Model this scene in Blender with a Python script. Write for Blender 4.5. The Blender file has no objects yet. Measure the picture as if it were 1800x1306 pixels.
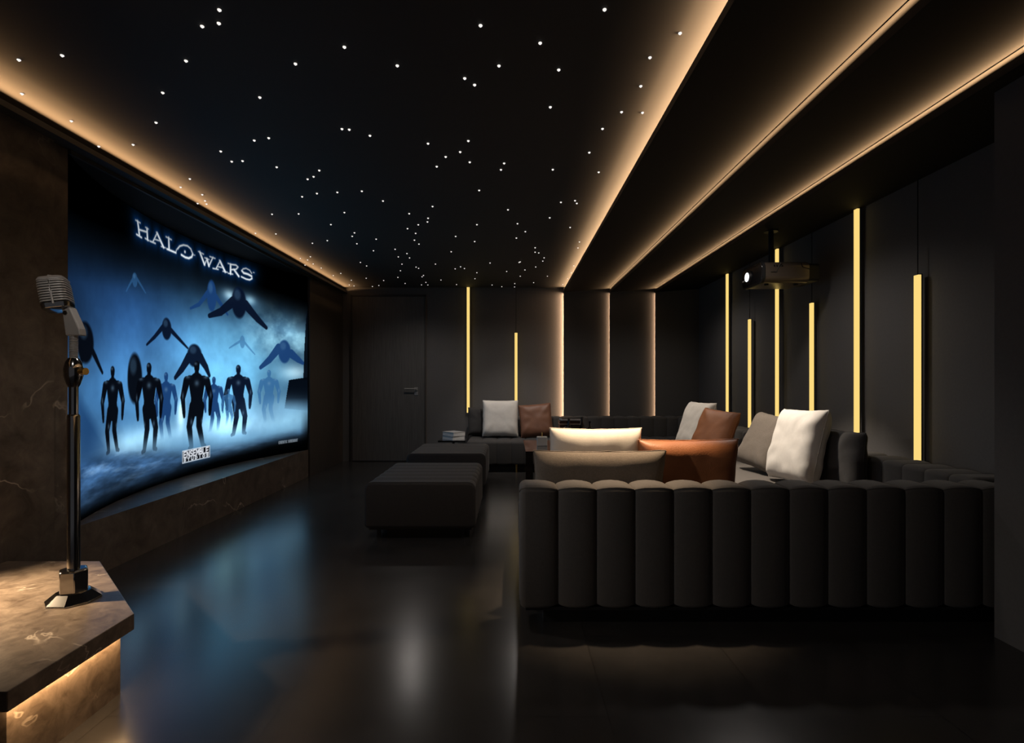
import bpy, bmesh, math, random
import numpy as np
from mathutils import Vector, Matrix, noise

random.seed(7)
SC = bpy.context.scene
COL = SC.collection
PI = math.pi

TITLE = [(0.0185,[(1.097,2.107),(1.112,2.059),(1.124,2.006)]),(0.0087,[(1.068,2.107),(1.136,2.105)]),(0.0112,[(1.082,2.001),(1.157,1.996)]),(0.0114,[(1.124,2.049),(1.237,2.062)]),(0.0172,[(1.238,2.092),(1.247,2.002)]),(0.0083,[(1.216,2.094),(1.259,2.092)]),(0.009,[(1.212,2.005),(1.269,2.001)]),(0.011,[(1.391,2.097),(1.328,2.008)]),(0.0202,[(1.391,2.097),(1.487,2.003)]),(0.0086,[(1.352,2.036),(1.433,2.043)]),(0.0098,[(1.288,2.002),(1.364,2.004)]),(0.0088,[(1.454,2.002),(1.514,2.005)]),(0.0092,[(1.379,2.1),(1.399,2.09)]),(0.0192,[(1.565,2.105),(1.571,2.007)]),(0.0103,[(1.525,2.103),(1.606,2.099)]),(0.0154,[(1.54,2.002),(1.673,2.002)]),(0.0084,[(1.671,2.001),(1.685,2.035)]),(0.0131,[(1.698,2.042),(1.73,2.075),(1.788,2.1),(1.85,2.108),(1.898,2.093),(1.928,2.053)]),(0.0175,[(1.928,2.053),(1.913,2.022),(1.868,1.999),(1.814,1.995),(1.757,2.004)]),(0.0187,[(1.81,2.046),(1.81,2.042)]),(0.0059,[(1.931,2.046),(1.96,2.049)]),(0.0206,[(2.036,2.098),(2.108,1.993)]),(0.0116,[(2.108,1.993),(2.148,2.06)]),(0.0209,[(2.144,2.059),(2.175,1.995)]),(0.0133,[(2.175,1.995),(2.237,2.095)]),(0.0099,[(2.015,2.098),(2.092,2.091)]),(0.0102,[(2.189,2.091),(2.269,2.091)]),(0.0093,[(2.112,2.061),(2.177,2.058)]),(0.0127,[(2.345,2.083),(2.286,1.993)]),(0.0227,[(2.345,2.083),(2.425,1.99)]),(0.0097,[(2.303,2.018),(2.379,2.024)]),(0.0103,[(2.237,1.985),(2.318,1.992)]),(0.0098,[(2.391,1.989),(2.457,1.991)]),(0.0104,[(2.335,2.089),(2.352,2.076)]),(0.0222,[(2.509,2.085),(2.508,1.986)]),(0.0107,[(2.469,2.087),(2.528,2.087)]),(0.0108,[(2.474,1.985),(2.542,1.989)]),(0.0143,[(2.509,2.085),(2.592,2.096),(2.624,2.082),(2.592,2.05),(2.522,2.033)]),(0.0211,[(2.562,2.042),(2.636,1.986)]),(0.0112,[(2.837,2.058),(2.806,2.086),(2.75,2.095),(2.703,2.079),(2.685,2.055)]),(0.0207,[(2.685,2.055),(2.713,2.037),(2.781,2.037),(2.837,2.026)]),(0.0147,[(2.837,2.026),(2.843,2.001),(2.806,1.98),(2.75,1.978),(2.678,1.989)]),(0.0079,[(2.862,2.074),(2.877,2.073)])]
FIGS = [(1.526,0.367,0.576,2),(2.251,0.368,0.544,2),(3.114,0.395,0.605,3),(2.63,0.303,0.74,1),(0.718,0.364,0.608,0),(1.269,0.302,0.714,0),(1.99,0.242,0.817,0),(2.479,0.406,0.384,3)]
BIRDS = [(2.216,1.709,0.079,0.169,[[(2.155,1.727),(2.025,1.597),(1.895,1.541)],[(2.277,1.719),(2.391,1.621),(2.462,1.555)]],0.028,2),(2.639,1.705,0.124,0.182,[[(2.55,1.704),(2.356,1.57),(2.181,1.508)],[(2.745,1.696),(2.925,1.569),(3.069,1.481)]],0.055,1),(1.055,1.643,0.043,0.061,[[(1.029,1.647),(0.978,1.594),(0.926,1.534)],[(1.089,1.658),(1.167,1.606),(1.218,1.569)]],0.013,3),(1.534,1.314,0.078,0.103,[[(1.475,1.323),(1.355,1.231),(1.235,1.157)],[(1.595,1.311),(1.732,1.237),(1.852,1.169)]],0.024,1),(2.692,1.29,0.044,0.074,[[(2.656,1.293),(2.568,1.251),(2.488,1.21)],[(2.728,1.286),(2.817,1.218),(2.889,1.165)]],0.015,3),(3.361,1.223,0.11,0.15,[[(3.269,1.259),(3.123,1.118),(2.978,1.022)],[(3.471,1.202),(3.582,1.137),(3.657,1.097)]],0.055,2),(0.29,1.106,0.145,0.143,[[(0.29,1.149),(0.453,1.02),(0.56,0.921)],[(0.254,1.111),(0.226,0.968),(0.217,0.897)]],0.032,0),(1.956,1.106,0.121,0.117,[[(1.869,1.086),(1.766,0.978),(1.663,0.895)],[(2.042,1.094),(2.129,1.004),(2.181,0.922)]],0.048,1),(1.055,0.886,0.12,0.21,[],0.004,0)]
ROCK = [(3.361,0.541),(3.434,0.883),(3.741,0.92),(3.741,0.495)]
TOWER = [(3.666,0.883),(3.685,1.298),(3.713,1.658),(3.741,1.805),(3.741,0.884)]
BLOBS = [(1.68,1.168,1.728,0.757,(0.1,0.2,0.3)),(1.852,0.761,1.996,0.471,(0.2,0.32,0.38)),(2.728,0.991,0.982,0.616,(0.17,0.26,0.26)),(2.286,1.265,0.612,0.342,(0.12,0.2,0.22)),(0.909,1.328,0.692,0.338,(0.03,0.07,0.13)),(0.56,0.747,0.532,0.309,(0.06,0.12,0.18)),(3.545,1.429,0.278,0.21,(0.3,0.38,0.38)),(3.361,1.619,0.367,0.205,(0.08,0.14,0.18)),(3.536,0.974,0.231,0.098,(0.4,0.4,0.36)),(1.852,0.369,1.47,0.157,(0.28,0.34,0.36)),(2.817,0.429,0.806,0.225,(0.28,0.34,0.36)),(1.081,0.401,0.688,0.097,(0.26,0.3,0.28)),(3.499,0.417,0.37,0.237,(0.28,0.36,0.36)),(2.497,1.767,0.088,0.053,(0.7,0.75,0.7)),(2.497,1.767,0.212,0.107,(0.2,0.32,0.42)),(2.817,1.762,0.081,0.05,(0.6,0.68,0.66)),(2.817,1.762,0.197,0.1,(0.18,0.3,0.4)),(1.749,0.584,0.06,0.133,(0.55,0.55,0.5))]
LOGO = (1.773,0.123,2.187,0.231)
CAPTION = (3.269,0.127,3.573,0.155)
GROUND = [(0.207,0.406),(0.735,0.37),(1.269,0.312),(1.99,0.221),(2.639,0.212),(3.741,0.279)]
STARS = [(-1.124,2.04),(-1.168,2.116),(-1.245,2.134),(-1.451,2.363),(-2.191,2.356),(-1.971,2.324),(-2.433,2.633),(-2.415,2.907),(-1.726,2.623),(-1.961,2.924),(-0.122,2.129),(-0.713,2.266),(-0.971,2.385),(-0.515,2.399),(-0.054,2.4),(-0.218,2.499),(-0.175,2.554),(-1.265,2.666),(-0.957,2.998),(-0.918,3.005),(-0.82,3.079),(0.361,2.038),(0.124,2.239),(0.696,2.176),(0.22,2.431),(0.615,2.339),(0.63,2.565),(0.206,2.76),(0.588,2.81),(0.701,2.817),(0.519,2.996),(-2.507,3.219),(-2.282,3.196),(-1.523,3.14),(-1.423,3.109),(-1.803,3.288),(-1.815,3.44),(-1.74,3.431),(-1.562,3.529),(-2.265,3.733),(-2.429,3.892),(-2.36,4.046),(-2.418,4.183),(-2.513,4.245),(-2.449,4.258),(-2.039,4.517),(-1.808,4.507),(-1.614,4.091),(-1.474,4.021),(-1.436,3.738),(-1.377,3.693),(-1.298,3.584),(-1.311,3.997),(-1.637,4.813),(-0.498,3.181),(-0.253,3.146),(-0.316,3.297),(-0.415,3.368),(-0.493,3.52),(-0.268,3.45),(-0.044,3.468),(-0.067,3.572),(-1.119,3.973),(-1.012,4.187),(-0.237,3.956),(-0.639,4.318),(-0.865,4.502),(-0.724,4.627),(-0.746,4.733),(-0.843,4.819),(-1.407,4.472),(-0.024,4.401),(-0.309,4.816),(0.49,3.305),(0.283,3.57),(0.6,3.614),(0.399,4.218),(0.507,4.18),(0.529,4.244),(0.06,4.786),(0.339,4.615),(0.549,4.902),(-2.458,5.093),(-2.272,5.116),(-2.047,5.457),(-1.858,5.356),(-2.437,6.125),(-2.383,6.201),(-2.29,6.044),(-2.52,6.478),(-2.395,6.41),(-2.381,6.642),(-2.386,7.109),(-2.24,6.968),(-1.501,5.078),(-1.559,5.2),(-1.594,5.477),(-1.35,5.302),(-1.498,5.768),(-1.248,5.705),(-1.287,6.051),(-1.322,6.422),(-1.419,6.8),(-1.545,7.234),(-1.534,7.675),(-1.8,6.33),(-1.778,6.522),(-2.243,7.437),(-2.381,7.795),(-2.334,7.873),(-1.994,7.293),(-2.072,7.918),(-1.956,7.839),(-1.792,7.454),(-0.965,4.94),(-0.917,5.096),(-0.973,5.339),(-0.954,5.493),(-1.158,5.896),(-1.168,6.1),(-1.18,6.587),(-1.161,6.659),(-1.173,7.102),(-1.207,7.19),(-1.219,7.593),(-1.316,7.791),(-1.223,7.797),(-0.915,6.42),(-0.98,7.419),(-0.655,5.814),(-0.543,5.203),(-0.369,5.391),(-0.704,6.689),(-0.624,6.569),(-0.585,6.67),(-0.445,6.924),(-0.497,7.325),(-0.797,7.765),(0.138,5.038),(0.055,5.262),(0.259,5.642),(0.267,5.834),(0.309,5.866),(0.383,6.097),(0.378,6.264),(0.309,6.58),(0.18,6.752),(0.127,7.154),(0.494,7.154),(0.328,7.613),(0.057,7.688),(0.056,7.957),(-0.135,7.935),(-0.277,7.802),(-0.054,6.847),(-0.25,6.36),(0.099,6.333),(0.111,6.302),(0.701,5.408),(0.716,5.647),(0.774,6.513),(0.792,6.928),(0.785,7.316),(0.762,7.76)]
STARS_PCT = [(21,1),(21,3),(20,4),(18,8),(2,8),(6,7),(2,13),(7,16),(16,12),(15,16),(47,3),(34,6),(29,9),(39,9),(49,9),(45,11),(46,11),(25,13),(33,17),(34,17),(36,18),(59,1),(53,6),(66,4),(55,9),(63,8),(63,12),(54,14),(61,15),(63,15),(59,17),(10,20),(13,19),(25,19),(26,19),(22,20),(23,22),(24,22),(27,22),(19,24),(18,25),(20,26),(20,27),(19,27),(20,27),(27,29),(29,29),(30,26),(31,26),(30,24),(31,24),(31,23),(33,26),(32,30),(42,19),(46,19),(45,20),(44,21),(43,22),(46,22),(49,22),(49,23),(35,26),(37,27),(47,26),(42,28),(40,29),(42,29),(42,30),(41,30),(34,29),(50,28),(47,30),(58,20),(54,23),(58,23),(55,27),(56,27),(56,27),(51,30),(54,29),(56,31),(25,31),(27,31),(31,33),(32,32),(29,35),(30,35),(30,35),(30,36),(31,35),(31,36),(33,37),(33,37),(35,31),(34,32),(35,33),(37,32),(36,34),(39,34),(39,35),(39,36),(39,36),(39,37),(40,38),(35,35),(36,36),(34,38),(34,38),(35,38),(36,37),(36,39),(37,38),(37,38),(40,31),(41,31),(40,32),(41,33),(40,34),(40,35),(41,36),(41,36),(41,37),(41,37),(42,38),(41,38),(42,38),(43,36),(43,38),(44,34),(44,32),(46,32),(44,36),(45,36),(45,36),(47,37),(46,37),(45,38),(51,31),(50,32),(52,33),(52,34),(53,34),(53,35),(53,35),(52,36),(51,36),(51,37),(53,37),(52,38),(50,38),(50,39),(49,39),(48,38),(49,37),(48,35),(51,35),(51,35),(57,33),(56,33),(56,36),(56,37),(55,37),(55,38)]


# ------------------------------------------------------------------ materials
def new_mat(name):
    m = bpy.data.materials.new(name); m.use_nodes = True
    nt = m.node_tree; nt.nodes.clear()
    out = nt.nodes.new('ShaderNodeOutputMaterial')
    return m, nt, out

def principled(name, col, rough=.6, metal=0., spec=.5, sheen=0., coat=0., bump=None, var=None, aniso=None):
    """plain surface with a little procedural variation (var = (scale, amount)) and bump (scale, strength)"""
    m, nt, out = new_mat(name)
    b = nt.nodes.new('ShaderNodeBsdfPrincipled')
    nt.links.new(b.outputs[0], out.inputs[0])
    b.inputs['Roughness'].default_value = rough
    b.inputs['Metallic'].default_value = metal
    b.inputs['Specular IOR Level'].default_value = spec
    b.inputs['Sheen Weight'].default_value = sheen
    b.inputs['Sheen Roughness'].default_value = .4
    b.inputs['Coat Weight'].default_value = coat
    b.inputs['Coat Roughness'].default_value = .05
    b.inputs['Base Color'].default_value = (*col, 1)
    tc = nt.nodes.new('ShaderNodeTexCoord')
    src = tc.outputs['Object']
    if aniso:
        mp = nt.nodes.new('ShaderNodeMapping'); mp.inputs['Scale'].default_value = aniso
        nt.links.new(src, mp.inputs[0]); src = mp.outputs[0]
    sc, am = var or (3., .12)
    n = nt.nodes.new('ShaderNodeTexNoise'); n.inputs['Scale'].default_value = sc; n.inputs['Detail'].default_value = 5
    nt.links.new(src, n.inputs['Vector'])
    r = nt.nodes.new('ShaderNodeMapRange'); r.inputs['To Min'].default_value = 1 - am; r.inputs['To Max'].default_value = 1 + am
    r.inputs['From Min'].default_value = .25; r.inputs['From Max'].default_value = .75
    nt.links.new(n.outputs['Fac'], r.inputs['Value'])
    mx = nt.nodes.new('ShaderNodeVectorMath'); mx.operation = 'SCALE'; mx.inputs[0].default_value = col
    nt.links.new(r.outputs[0], mx.inputs['Scale']); nt.links.new(mx.outputs[0], b.inputs['Base Color'])
    if bump:
        n2 = nt.nodes.new('ShaderNodeTexNoise'); n2.inputs['Scale'].default_value = bump[0]; n2.inputs['Detail'].default_value = 3
        nt.links.new(src, n2.inputs['Vector'])
        bp = nt.nodes.new('ShaderNodeBump'); bp.inputs['Strength'].default_value = bump[1]; bp.inputs['Distance'].default_value = .004
        nt.links.new(n2.outputs['Fac'], bp.inputs['Height']); nt.links.new(bp.outputs[0], b.inputs['Normal'])
    return m

def emitter(name, col, strength, sample=True):
    m, nt, out = new_mat(name)
    e = nt.nodes.new('ShaderNodeEmission'); e.inputs[0].default_value = (*col, 1); e.inputs[1].default_value = strength
    nt.links.new(e.outputs[0], out.inputs[0])
    if not sample: m.cycles.emission_sampling = 'NONE'
    return m

def stone_mat(name, c0, c1, vein, rough, scale=1.):
    m, nt, out = new_mat(name)
    b = nt.nodes.new('ShaderNodeBsdfPrincipled'); nt.links.new(b.outputs[0], out.inputs[0])
    b.inputs['Roughness'].default_value = rough
    tc = nt.nodes.new('ShaderNodeTexCoord')
    def nz(sc, det, dist=0., rgh=.6, off=0.):
        mp = nt.nodes.new('ShaderNodeMapping'); mp.inputs['Location'].default_value = (off, off * .7, off * 1.3)
        nt.links.new(tc.outputs['Object'], mp.inputs[0])
        n = nt.nodes.new('ShaderNodeTexNoise'); n.inputs['Scale'].default_value = sc * scale; n.inputs['Detail'].default_value = det
        n.inputs['Distortion'].default_value = dist; n.inputs['Roughness'].default_value = rgh
        nt.links.new(mp.outputs[0], n.inputs['Vector']); return n.outputs['Fac']
    mix = nt.nodes.new('ShaderNodeMix'); mix.data_type = 'RGBA'
    mix.inputs['A'].default_value = (*c0, 1); mix.inputs['B'].default_value = (*c1, 1)
    rr = nt.nodes.new('ShaderNodeMapRange'); rr.inputs['From Min'].default_value = .3; rr.inputs['From Max'].default_value = .7
    nt.links.new(nz(7, 9, .6, .68), rr.inputs['Value']); nt.links.new(rr.outputs[0], mix.inputs['Factor'])
    # thin veins where a distorted noise crosses its middle, broken up by a second noise
    v = nz(1.15, 5, .45, .55, 3.7)
    s = nt.nodes.new('ShaderNodeMath'); s.operation = 'SUBTRACT'; s.inputs[1].default_value = .5; nt.links.new(v, s.inputs[0])
    a = nt.nodes.new('ShaderNodeMath'); a.operation = 'ABSOLUTE'; nt.links.new(s.outputs[0], a.inputs[0])
    r = nt.nodes.new('ShaderNodeMapRange'); r.inputs['From Min'].default_value = .0; r.inputs['From Max'].default_value = .007
    r.inputs['To Min'].default_value = 1; r.inputs['To Max'].default_value = 0; nt.links.new(a.outputs[0], r.inputs['Value'])
    k = nt.nodes.new('ShaderNodeMapRange'); k.inputs['From Min'].default_value = .5; k.inputs['From Max'].default_value = .68
    nt.links.new(nz(1.9, 2, 0, .5, 9.), k.inputs['Value'])
    mu = nt.nodes.new('ShaderNodeMath'); mu.operation = 'MULTIPLY'; nt.links.new(r.outputs[0], mu.inputs[0]); nt.links.new(k.outputs[0], mu.inputs[1])
    m2 = nt.nodes.new('ShaderNodeMix'); m2.data_type = 'RGBA'; nt.links.new(mix.outputs['Result'], m2.inputs['A'])
    m2.inputs['B'].default_value = (*vein, 1); nt.links.new(mu.outputs[0], m2.inputs['Factor'])
    nt.links.new(m2.outputs['Result'], b.inputs['Base Color'])
    return m

def floor_mat():
    m, nt, out = new_mat('dark_floor_tile')
    b = nt.nodes.new('ShaderNodeBsdfPrincipled'); nt.links.new(b.outputs[0], out.inputs[0])
    tc = nt.nodes.new('ShaderNodeTexCoord')
    br = nt.nodes.new('ShaderNodeTexBrick'); br.offset = .5; br.inputs['Scale'].default_value = 1.
    br.inputs['Brick Width'].default_value = 1.2; br.inputs['Row Height'].default_value = .6
    br.inputs['Mortar Size'].default_value = .0025; br.inputs['Mortar Smooth'].default_value = .1
    br.inputs['Color1'].default_value = (.036, .033, .031, 1); br.inputs['Color2'].default_value = (.030, .028, .027, 1)
    br.inputs['Mortar'].default_value = (.02, .018, .017, 1)
    mp = nt.nodes.new('ShaderNodeMapping'); mp.inputs['Rotation'].default_value = (0, 0, PI / 2); mp.inputs['Location'].default_value = (.1, .25, 0)
    nt.links.new(tc.outputs['Object'], mp.inputs[0]); nt.links.new(mp.outputs[0], br.inputs['Vector'])
    n = nt.nodes.new('ShaderNodeTexNoise'); n.inputs['Scale'].default_value = 2.2; n.inputs['Detail'].default_value = 7; n.inputs['Roughness'].default_value = .65
    nt.links.new(tc.outputs['Object'], n.inputs['Vector'])
    r = nt.nodes.new('ShaderNodeMapRange'); r.inputs['To Min'].default_value = .7; r.inputs['To Max'].default_value = 1.3
    r.inputs['From Min'].default_value = .25; r.inputs['From Max'].default_value = .75
    nt.links.new(n.outputs['Fac'], r.inputs['Value'])
    mx = nt.nodes.new('ShaderNodeVectorMath'); mx.operation = 'SCALE'
    nt.links.new(br.outputs['Color'], mx.inputs[0]); nt.links.new(r.outputs[0], mx.inputs['Scale'])
    nt.links.new(mx.outputs[0], b.inputs['Base Color'])
    r2 = nt.nodes.new('ShaderNodeMapRange'); r2.inputs['To Min'].default_value = .19; r2.inputs['To Max'].default_value = .26
    nt.links.new(n.outputs['Fac'], r2.inputs['Value']); nt.links.new(r2.outputs[0], b.inputs['Roughness'])
    b.inputs['IOR'].default_value = 1.85
    return m

M = dict(
    ceiling=principled('black_ceiling_paint', (.036, .036, .038), .75, var=(2, .05)),
    soffit=principled('black_soffit_panel', (.014, .0135, .013), .75, spec=.2, var=(2, .08)),
    lip=principled('dark_cove_lip', (.035, .034, .034), .5),
    wall=principled('charcoal_wall_fabric', (.105, .100, .099), .85, var=(60, .06), bump=(240, .15)),
    panel=principled('charcoal_wall_panel', (.080, .076, .075), .8, var=(60, .06), bump=(240, .15)),
    wood=principled('dark_wood_veneer', (.040, .034, .029), .55, var=(6, .25), aniso=(12, 12, .6)),
    door=principled('dark_door_veneer', (.090, .082, .074), .55, var=(6, .22), aniso=(12, 12, .6)),
    stone=stone_mat('brown_grey_marble', (.045, .035, .028), (.145, .118, .096), (.55, .48, .40), .38),
    stage=stone_mat('polished_stage_marble', (.075, .053, .038), (.24, .185, .14), (.60, .50, .40), .33, 2.1),
    floor=floor_mat(),
    velvet=principled('charcoal_channelled_fabric', (.060, .054, .050), .85, sheen=.15, var=(90, .10), bump=(500, .25)),
    otto=principled('charcoal_ottoman_fabric', (.042, .038, .036), .8, sheen=.12, var=(90, .10), bump=(500, .25)),
    seatfab=principled('grey_seat_fabric', (.12, .105, .092), .85, sheen=.15, var=(90, .10), bump=(500, .25)),
    white=principled('off_white_cotton', (.70, .66, .61), .8, sheen=.1, var=(40, .04), bump=(420, .25)),
    brown=principled('tan_leather', (.31, .115, .045), .5, var=(9, .14), bump=(120, .3)),
    dark_brown=principled('dark_brown_leather', (.20, .088, .050), .5, var=(9, .14), bump=(120, .3)),
    grey=principled('grey_woven_cloth', (.135, .112, .092), .9, sheen=.1, var=(120, .16), bump=(420, .4)),
    black_cloth=principled('black_velvet_cloth', (.034, .031, .030), .85, sheen=.2, var=(60, .1), bump=(300, .3)),
    black=principled('matt_black_metal', (.012, .012, .013), .45, .3),
    plinth=principled('black_plinth', (.008, .008, .008), .7),
    gloss=principled('gloss_black_lacquer', (.010, .010, .011), .12, coat=.5),
    tabletop=principled('gloss_dark_table_marble', (.018, .014, .012), .07, coat=.6, var=(5, .3)),
    gold=principled('brushed_gold', (.78, .50, .17), .28, 1.),
    chrome=principled('dark_chrome', (.42, .41, .40), .12, 1.),
    satin=principled('satin_steel', (.30, .285, .27), .5, .35),
    paper=principled('white_book_pages', (.70, .70, .70), .8, var=(60, .08)),
    cover=principled('grey_book_cover', (.42, .42, .43), .5),
    wax=principled('white_candle_wax', (.75, .72, .68), .5),
    silver=principled('silver_trim', (.62, .61, .60), .3, 1.),
    bottle=principled('dark_bottle_glass', (.012, .010, .009), .06, coat=.8),
    proj=principled('dark_bronze_projector_shell', (.11, .085, .066), .28, .45),
    screenback=principled('black_screen_frame', (.01, .01, .01), .6),
    pendant=emitter('warm_yellow_light_tube', (.94, .665, .20), 1.05),
    star=emitter('white_star_point', (1., .95, .88), 1.05, False),
    lens=emitter('lit_projector_lens', (.95, .97, 1.), 3., False),
)

# ------------------------------------------------------------------ mesh helpers
class MB:
    """collects vertices and faces of ONE mesh"""
    def __init__(s): s.v = []; s.f = []
    def add(s, vs, fs):
        o = len(s.v); s.v += [tuple(p) for p in vs]; s.f += [tuple(i + o for i in f) for f in fs]; return s
    def box(s, x0, y0, z0, x1, y1, z1):
        return s.add([(x0, y0, z0), (x1, y0, z0), (x1, y1, z0), (x0, y1, z0), (x0, y0, z1), (x1, y0, z1), (x1, y1, z1), (x0, y1, z1)],
                     [(3, 2, 1, 0), (4, 5, 6, 7), (0, 1, 5, 4), (1, 2, 6, 5), (2, 3, 7, 6), (3, 0, 4, 7)])
    def prism(s, poly, z0, z1):
        n = len(poly)
        return s.add([(x, y, z0) for x, y in poly] + [(x, y, z1) for x, y in poly],
                     [tuple(range(n - 1, -1, -1)), tuple(range(n, 2 * n))] + [(i, (i + 1) % n, n + (i + 1) % n, n + i) for i in range(n)])
    def extr(s, poly, axis_pts):
        """poly of 3-D points extruded by vector axis_pts"""
        n = len(poly); d = Vector(axis_pts)
        return s.add([tuple(p) for p in poly] + [tuple(Vector(p) + d) for p in poly],
                     [tuple(range(n - 1, -1, -1)), tuple(range(n, 2 * n))] + [(i, (i + 1) % n, n + (i + 1) % n, n + i) for i in range(n)])
    def lathe(s, prof, n=32, c=(0, 0, 0), rot=0.):
        """prof: [(r, z)] bottom to top, closed with caps"""
        vs = []; fs = []
        for r, z in prof:
            for i in range(n):
                a = rot + 2 * PI * i / n; vs.append((c[0] + r * math.cos(a), c[1] + r * math.sin(a), c[2] + z))
        for j in range(len(prof) - 1):
            for i in range(n):
                fs.append((j * n + i, j * n + (i + 1) % n, (j + 1) * n + (i + 1) % n, (j + 1) * n + i))
        fs.append(tuple(range(n - 1, -1, -1))); fs.append(tuple((len(prof) - 1) * n + i for i in range(n)))
        return s.add(vs, fs)
    def tube(s, pts, r, n=8, closed=False):
        pts = [Vector(p) for p in pts]; N = len(pts); vs = []; fs = []
        up = Vector((0, 0, 1))
        for i, p in enumerate(pts):
            a = pts[(i - 1) % N] if (closed or i > 0) else p
            b = pts[(i + 1) % N] if (closed or i < N - 1) else p
            t = (b - a).normalized() if (b - a).length > 1e-9 else Vector((0, 0, 1))
            u = t.cross(up)
            if u.length < .05: u = t.cross(Vector((0, 1, 0)))
            u.normalize(); w = t.cross(u)
            for k in range(n):
                q = 2 * PI * k / n; vs.append(tuple(p + (u * math.cos(q) + w * math.sin(q)) * r))
        for i in range(N if closed else N - 1):
            j = (i + 1) % N
            for k in range(n):
                fs.append((i * n + k, i * n + (k + 1) % n, j * n + (k + 1) % n, j * n + k))
        if not closed:
            fs.append(tuple(range(n - 1, -1, -1))); fs.append(tuple((N - 1) * n + k for k in range(n)))
        return s.add(vs, fs)
    def xf(s, mat):
        s.v = [tuple(mat @ Vector(p)) for p in s.v]; return s

def obj(name, mb, mat, parent=None, smooth=None, bevel=0., bseg=2, loc=None):
    me = bpy.data.meshes.new(name)
    me.from_pydata(mb.v, [], mb.f); me.update()
    bm = bmesh.new(); bm.from_mesh(me); bmesh.ops.recalc_face_normals(bm, faces=bm.faces); bm.to_mesh(me); bm.free()
    me.materials.append(mat)
    o = bpy.data.objects.new(name, me); COL.objects.link(o)
    if smooth is not None:
        for p in me.polygons: p.use_smooth = True
        me.set_sharp_from_angle(angle=math.radians(smooth))
    if bevel:
        b = o.modifiers.new('bevel', 'BEVEL'); b.width = bevel; b.segments = bseg; b.limit_method = 'ANGLE'; b.angle_limit = math.radians(35)
    if loc is not None: o.location = loc
    if parent is not None: o.parent = parent
    return o

def tag(o, label, cat, group=None):
    o['label'] = label; o['category'] = cat
    if group: o['group'] = group
    return o
def thing(name, label, cat, loc=(0, 0, 0), rot=(0, 0, 0), group=None):
    o = bpy.data.objects.new(name, None); COL.objects.link(o)
    o.location = loc; o.rotation_euler = rot; o.empty_display_size = .1
    return tag(o, label, cat, group)
def struct(name, mb, mat, parent=None, **k):
    o = obj(name, mb, mat, parent, **k)
    if parent is None: o['kind'] = 'structure'
    return o
def copy_thing(root):
    r = root.copy(); COL.objects.link(r)
    for ch in list(root.children):
        c = ch.copy(); COL.objects.link(c); c.parent = r
        for g in list(ch.children):
            d = g.copy(); COL.objects.link(d); d.parent = c
    return r

# ------------------------------------------------------------------ the room (metres; the back wall is at y = YB)
YB = 8.03; XL = -2.57; XR = 2.85; ZC = 2.637; YN = -1.6
struct('floor', MB().box(-3.4, YN, -.08, 3.2, YB + .2, 0), M['floor'])
ceil = struct('ceiling', MB().box(-3.4, YN, ZC, 1.05, YB + .2, ZC + .06).box(1.0, YN, 2.74, 3.2, YB + .2, 2.80), M['ceiling'])
# three overlapping tilted ceiling panels, each with a lip at its low edge that hides a light strip
LX = (.794, 1.494, 2.176)
for x0, x1 in ((LX[0], 1.64), (LX[1], 2.325), (LX[2], 2.95)):
    z0 = 2.556; sl = .086; z1 = z0 + (x1 - x0) * sl; xi = x0 + .03
    poly = [(x0, z0), (x1, z1), (x1, z1 + .014), (xi, z0 + .017), (xi, z0 + .040), (x0, z0 + .040)]
    p = struct('ceiling_panel', MB().extr([(x, YN, z) for x, z in poly], (0, YB + .1 - YN, 0)), M['soffit'], ceil)
for x in (1.474, 2.156):   # dark strip stands in for the shadow gap before each next lip
    z = 2.556 + (x - (LX[0] if x < 2 else LX[1])) * .086
    struct('gap_shade_strip', MB().box(x, YN, z - .0016, x + .014, YB - .04, z + .012), M['plinth'], ceil)
# cove lip along the screen wall
struct('cove_lip', MB().box(XL - .2, YN, 2.550, -2.480, YB, 2.560).box(-2.496, YN, 2.5601, -2.480, YB, 2.581), M['lip'], ceil)

# back wall, door and the three stand-off wall panels with light behind their edge
wb = struct('wall_back', MB().box(-3.4, YB, 0, 3.2, YB + .15, 2.74), M['wall'])
for x0, x1 in ((.794, 1.515), (1.489, 2.205), (2.176, XR)):
    y0 = YB - .066
    struct('wall_panel', MB().prism([(x0, y0), (x0 + .012, y0 - .002), (x1, YB - .016), (x1, YB - .002), (x0, y0 + .016)], 0, 2.62), M['panel'], wb)
door = struct('door_1', MB().box(-2.40, YB - .022, .012, -1.305, YB + .02, 2.50), M['door'], bevel=.003)
struct('door_frame', MB().box(-2.425, YB - .03, 0, -2.402, YB, 2.525).box(-1.302, YB - .03, 0, -1.285, YB, 2.525).box(-2.425, YB - .03, 2.503, -1.285, YB, 2.525), M['wood'], door)
dh = struct('door_handle', MB().tube([(-1.435, YB - .02, 1.10), (-1.435, YB - .075, 1.10)], .011, 12).tube([(-1.425, YB - .072, 1.10), (-1.60, YB - .072, 1.104)], .009, 12)
            .box(-1.462, YB - .030, 1.075, -1.408, YB - .02, 1.125), M['satin'], door, smooth=40)
struct('lock_plate', MB().box(-1.46, YB - .031, 1.005, -1.405, YB - .021, 1.06).lathe([(.012, 0), (.012, .01)], 16, (0, 0, 0)).xf(Matrix.Identity(4)) if False else MB().box(-1.46, YB - .031, 1.005, -1.405, YB - .021, 1.06), M['satin'], door, bevel=.003)

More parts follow.
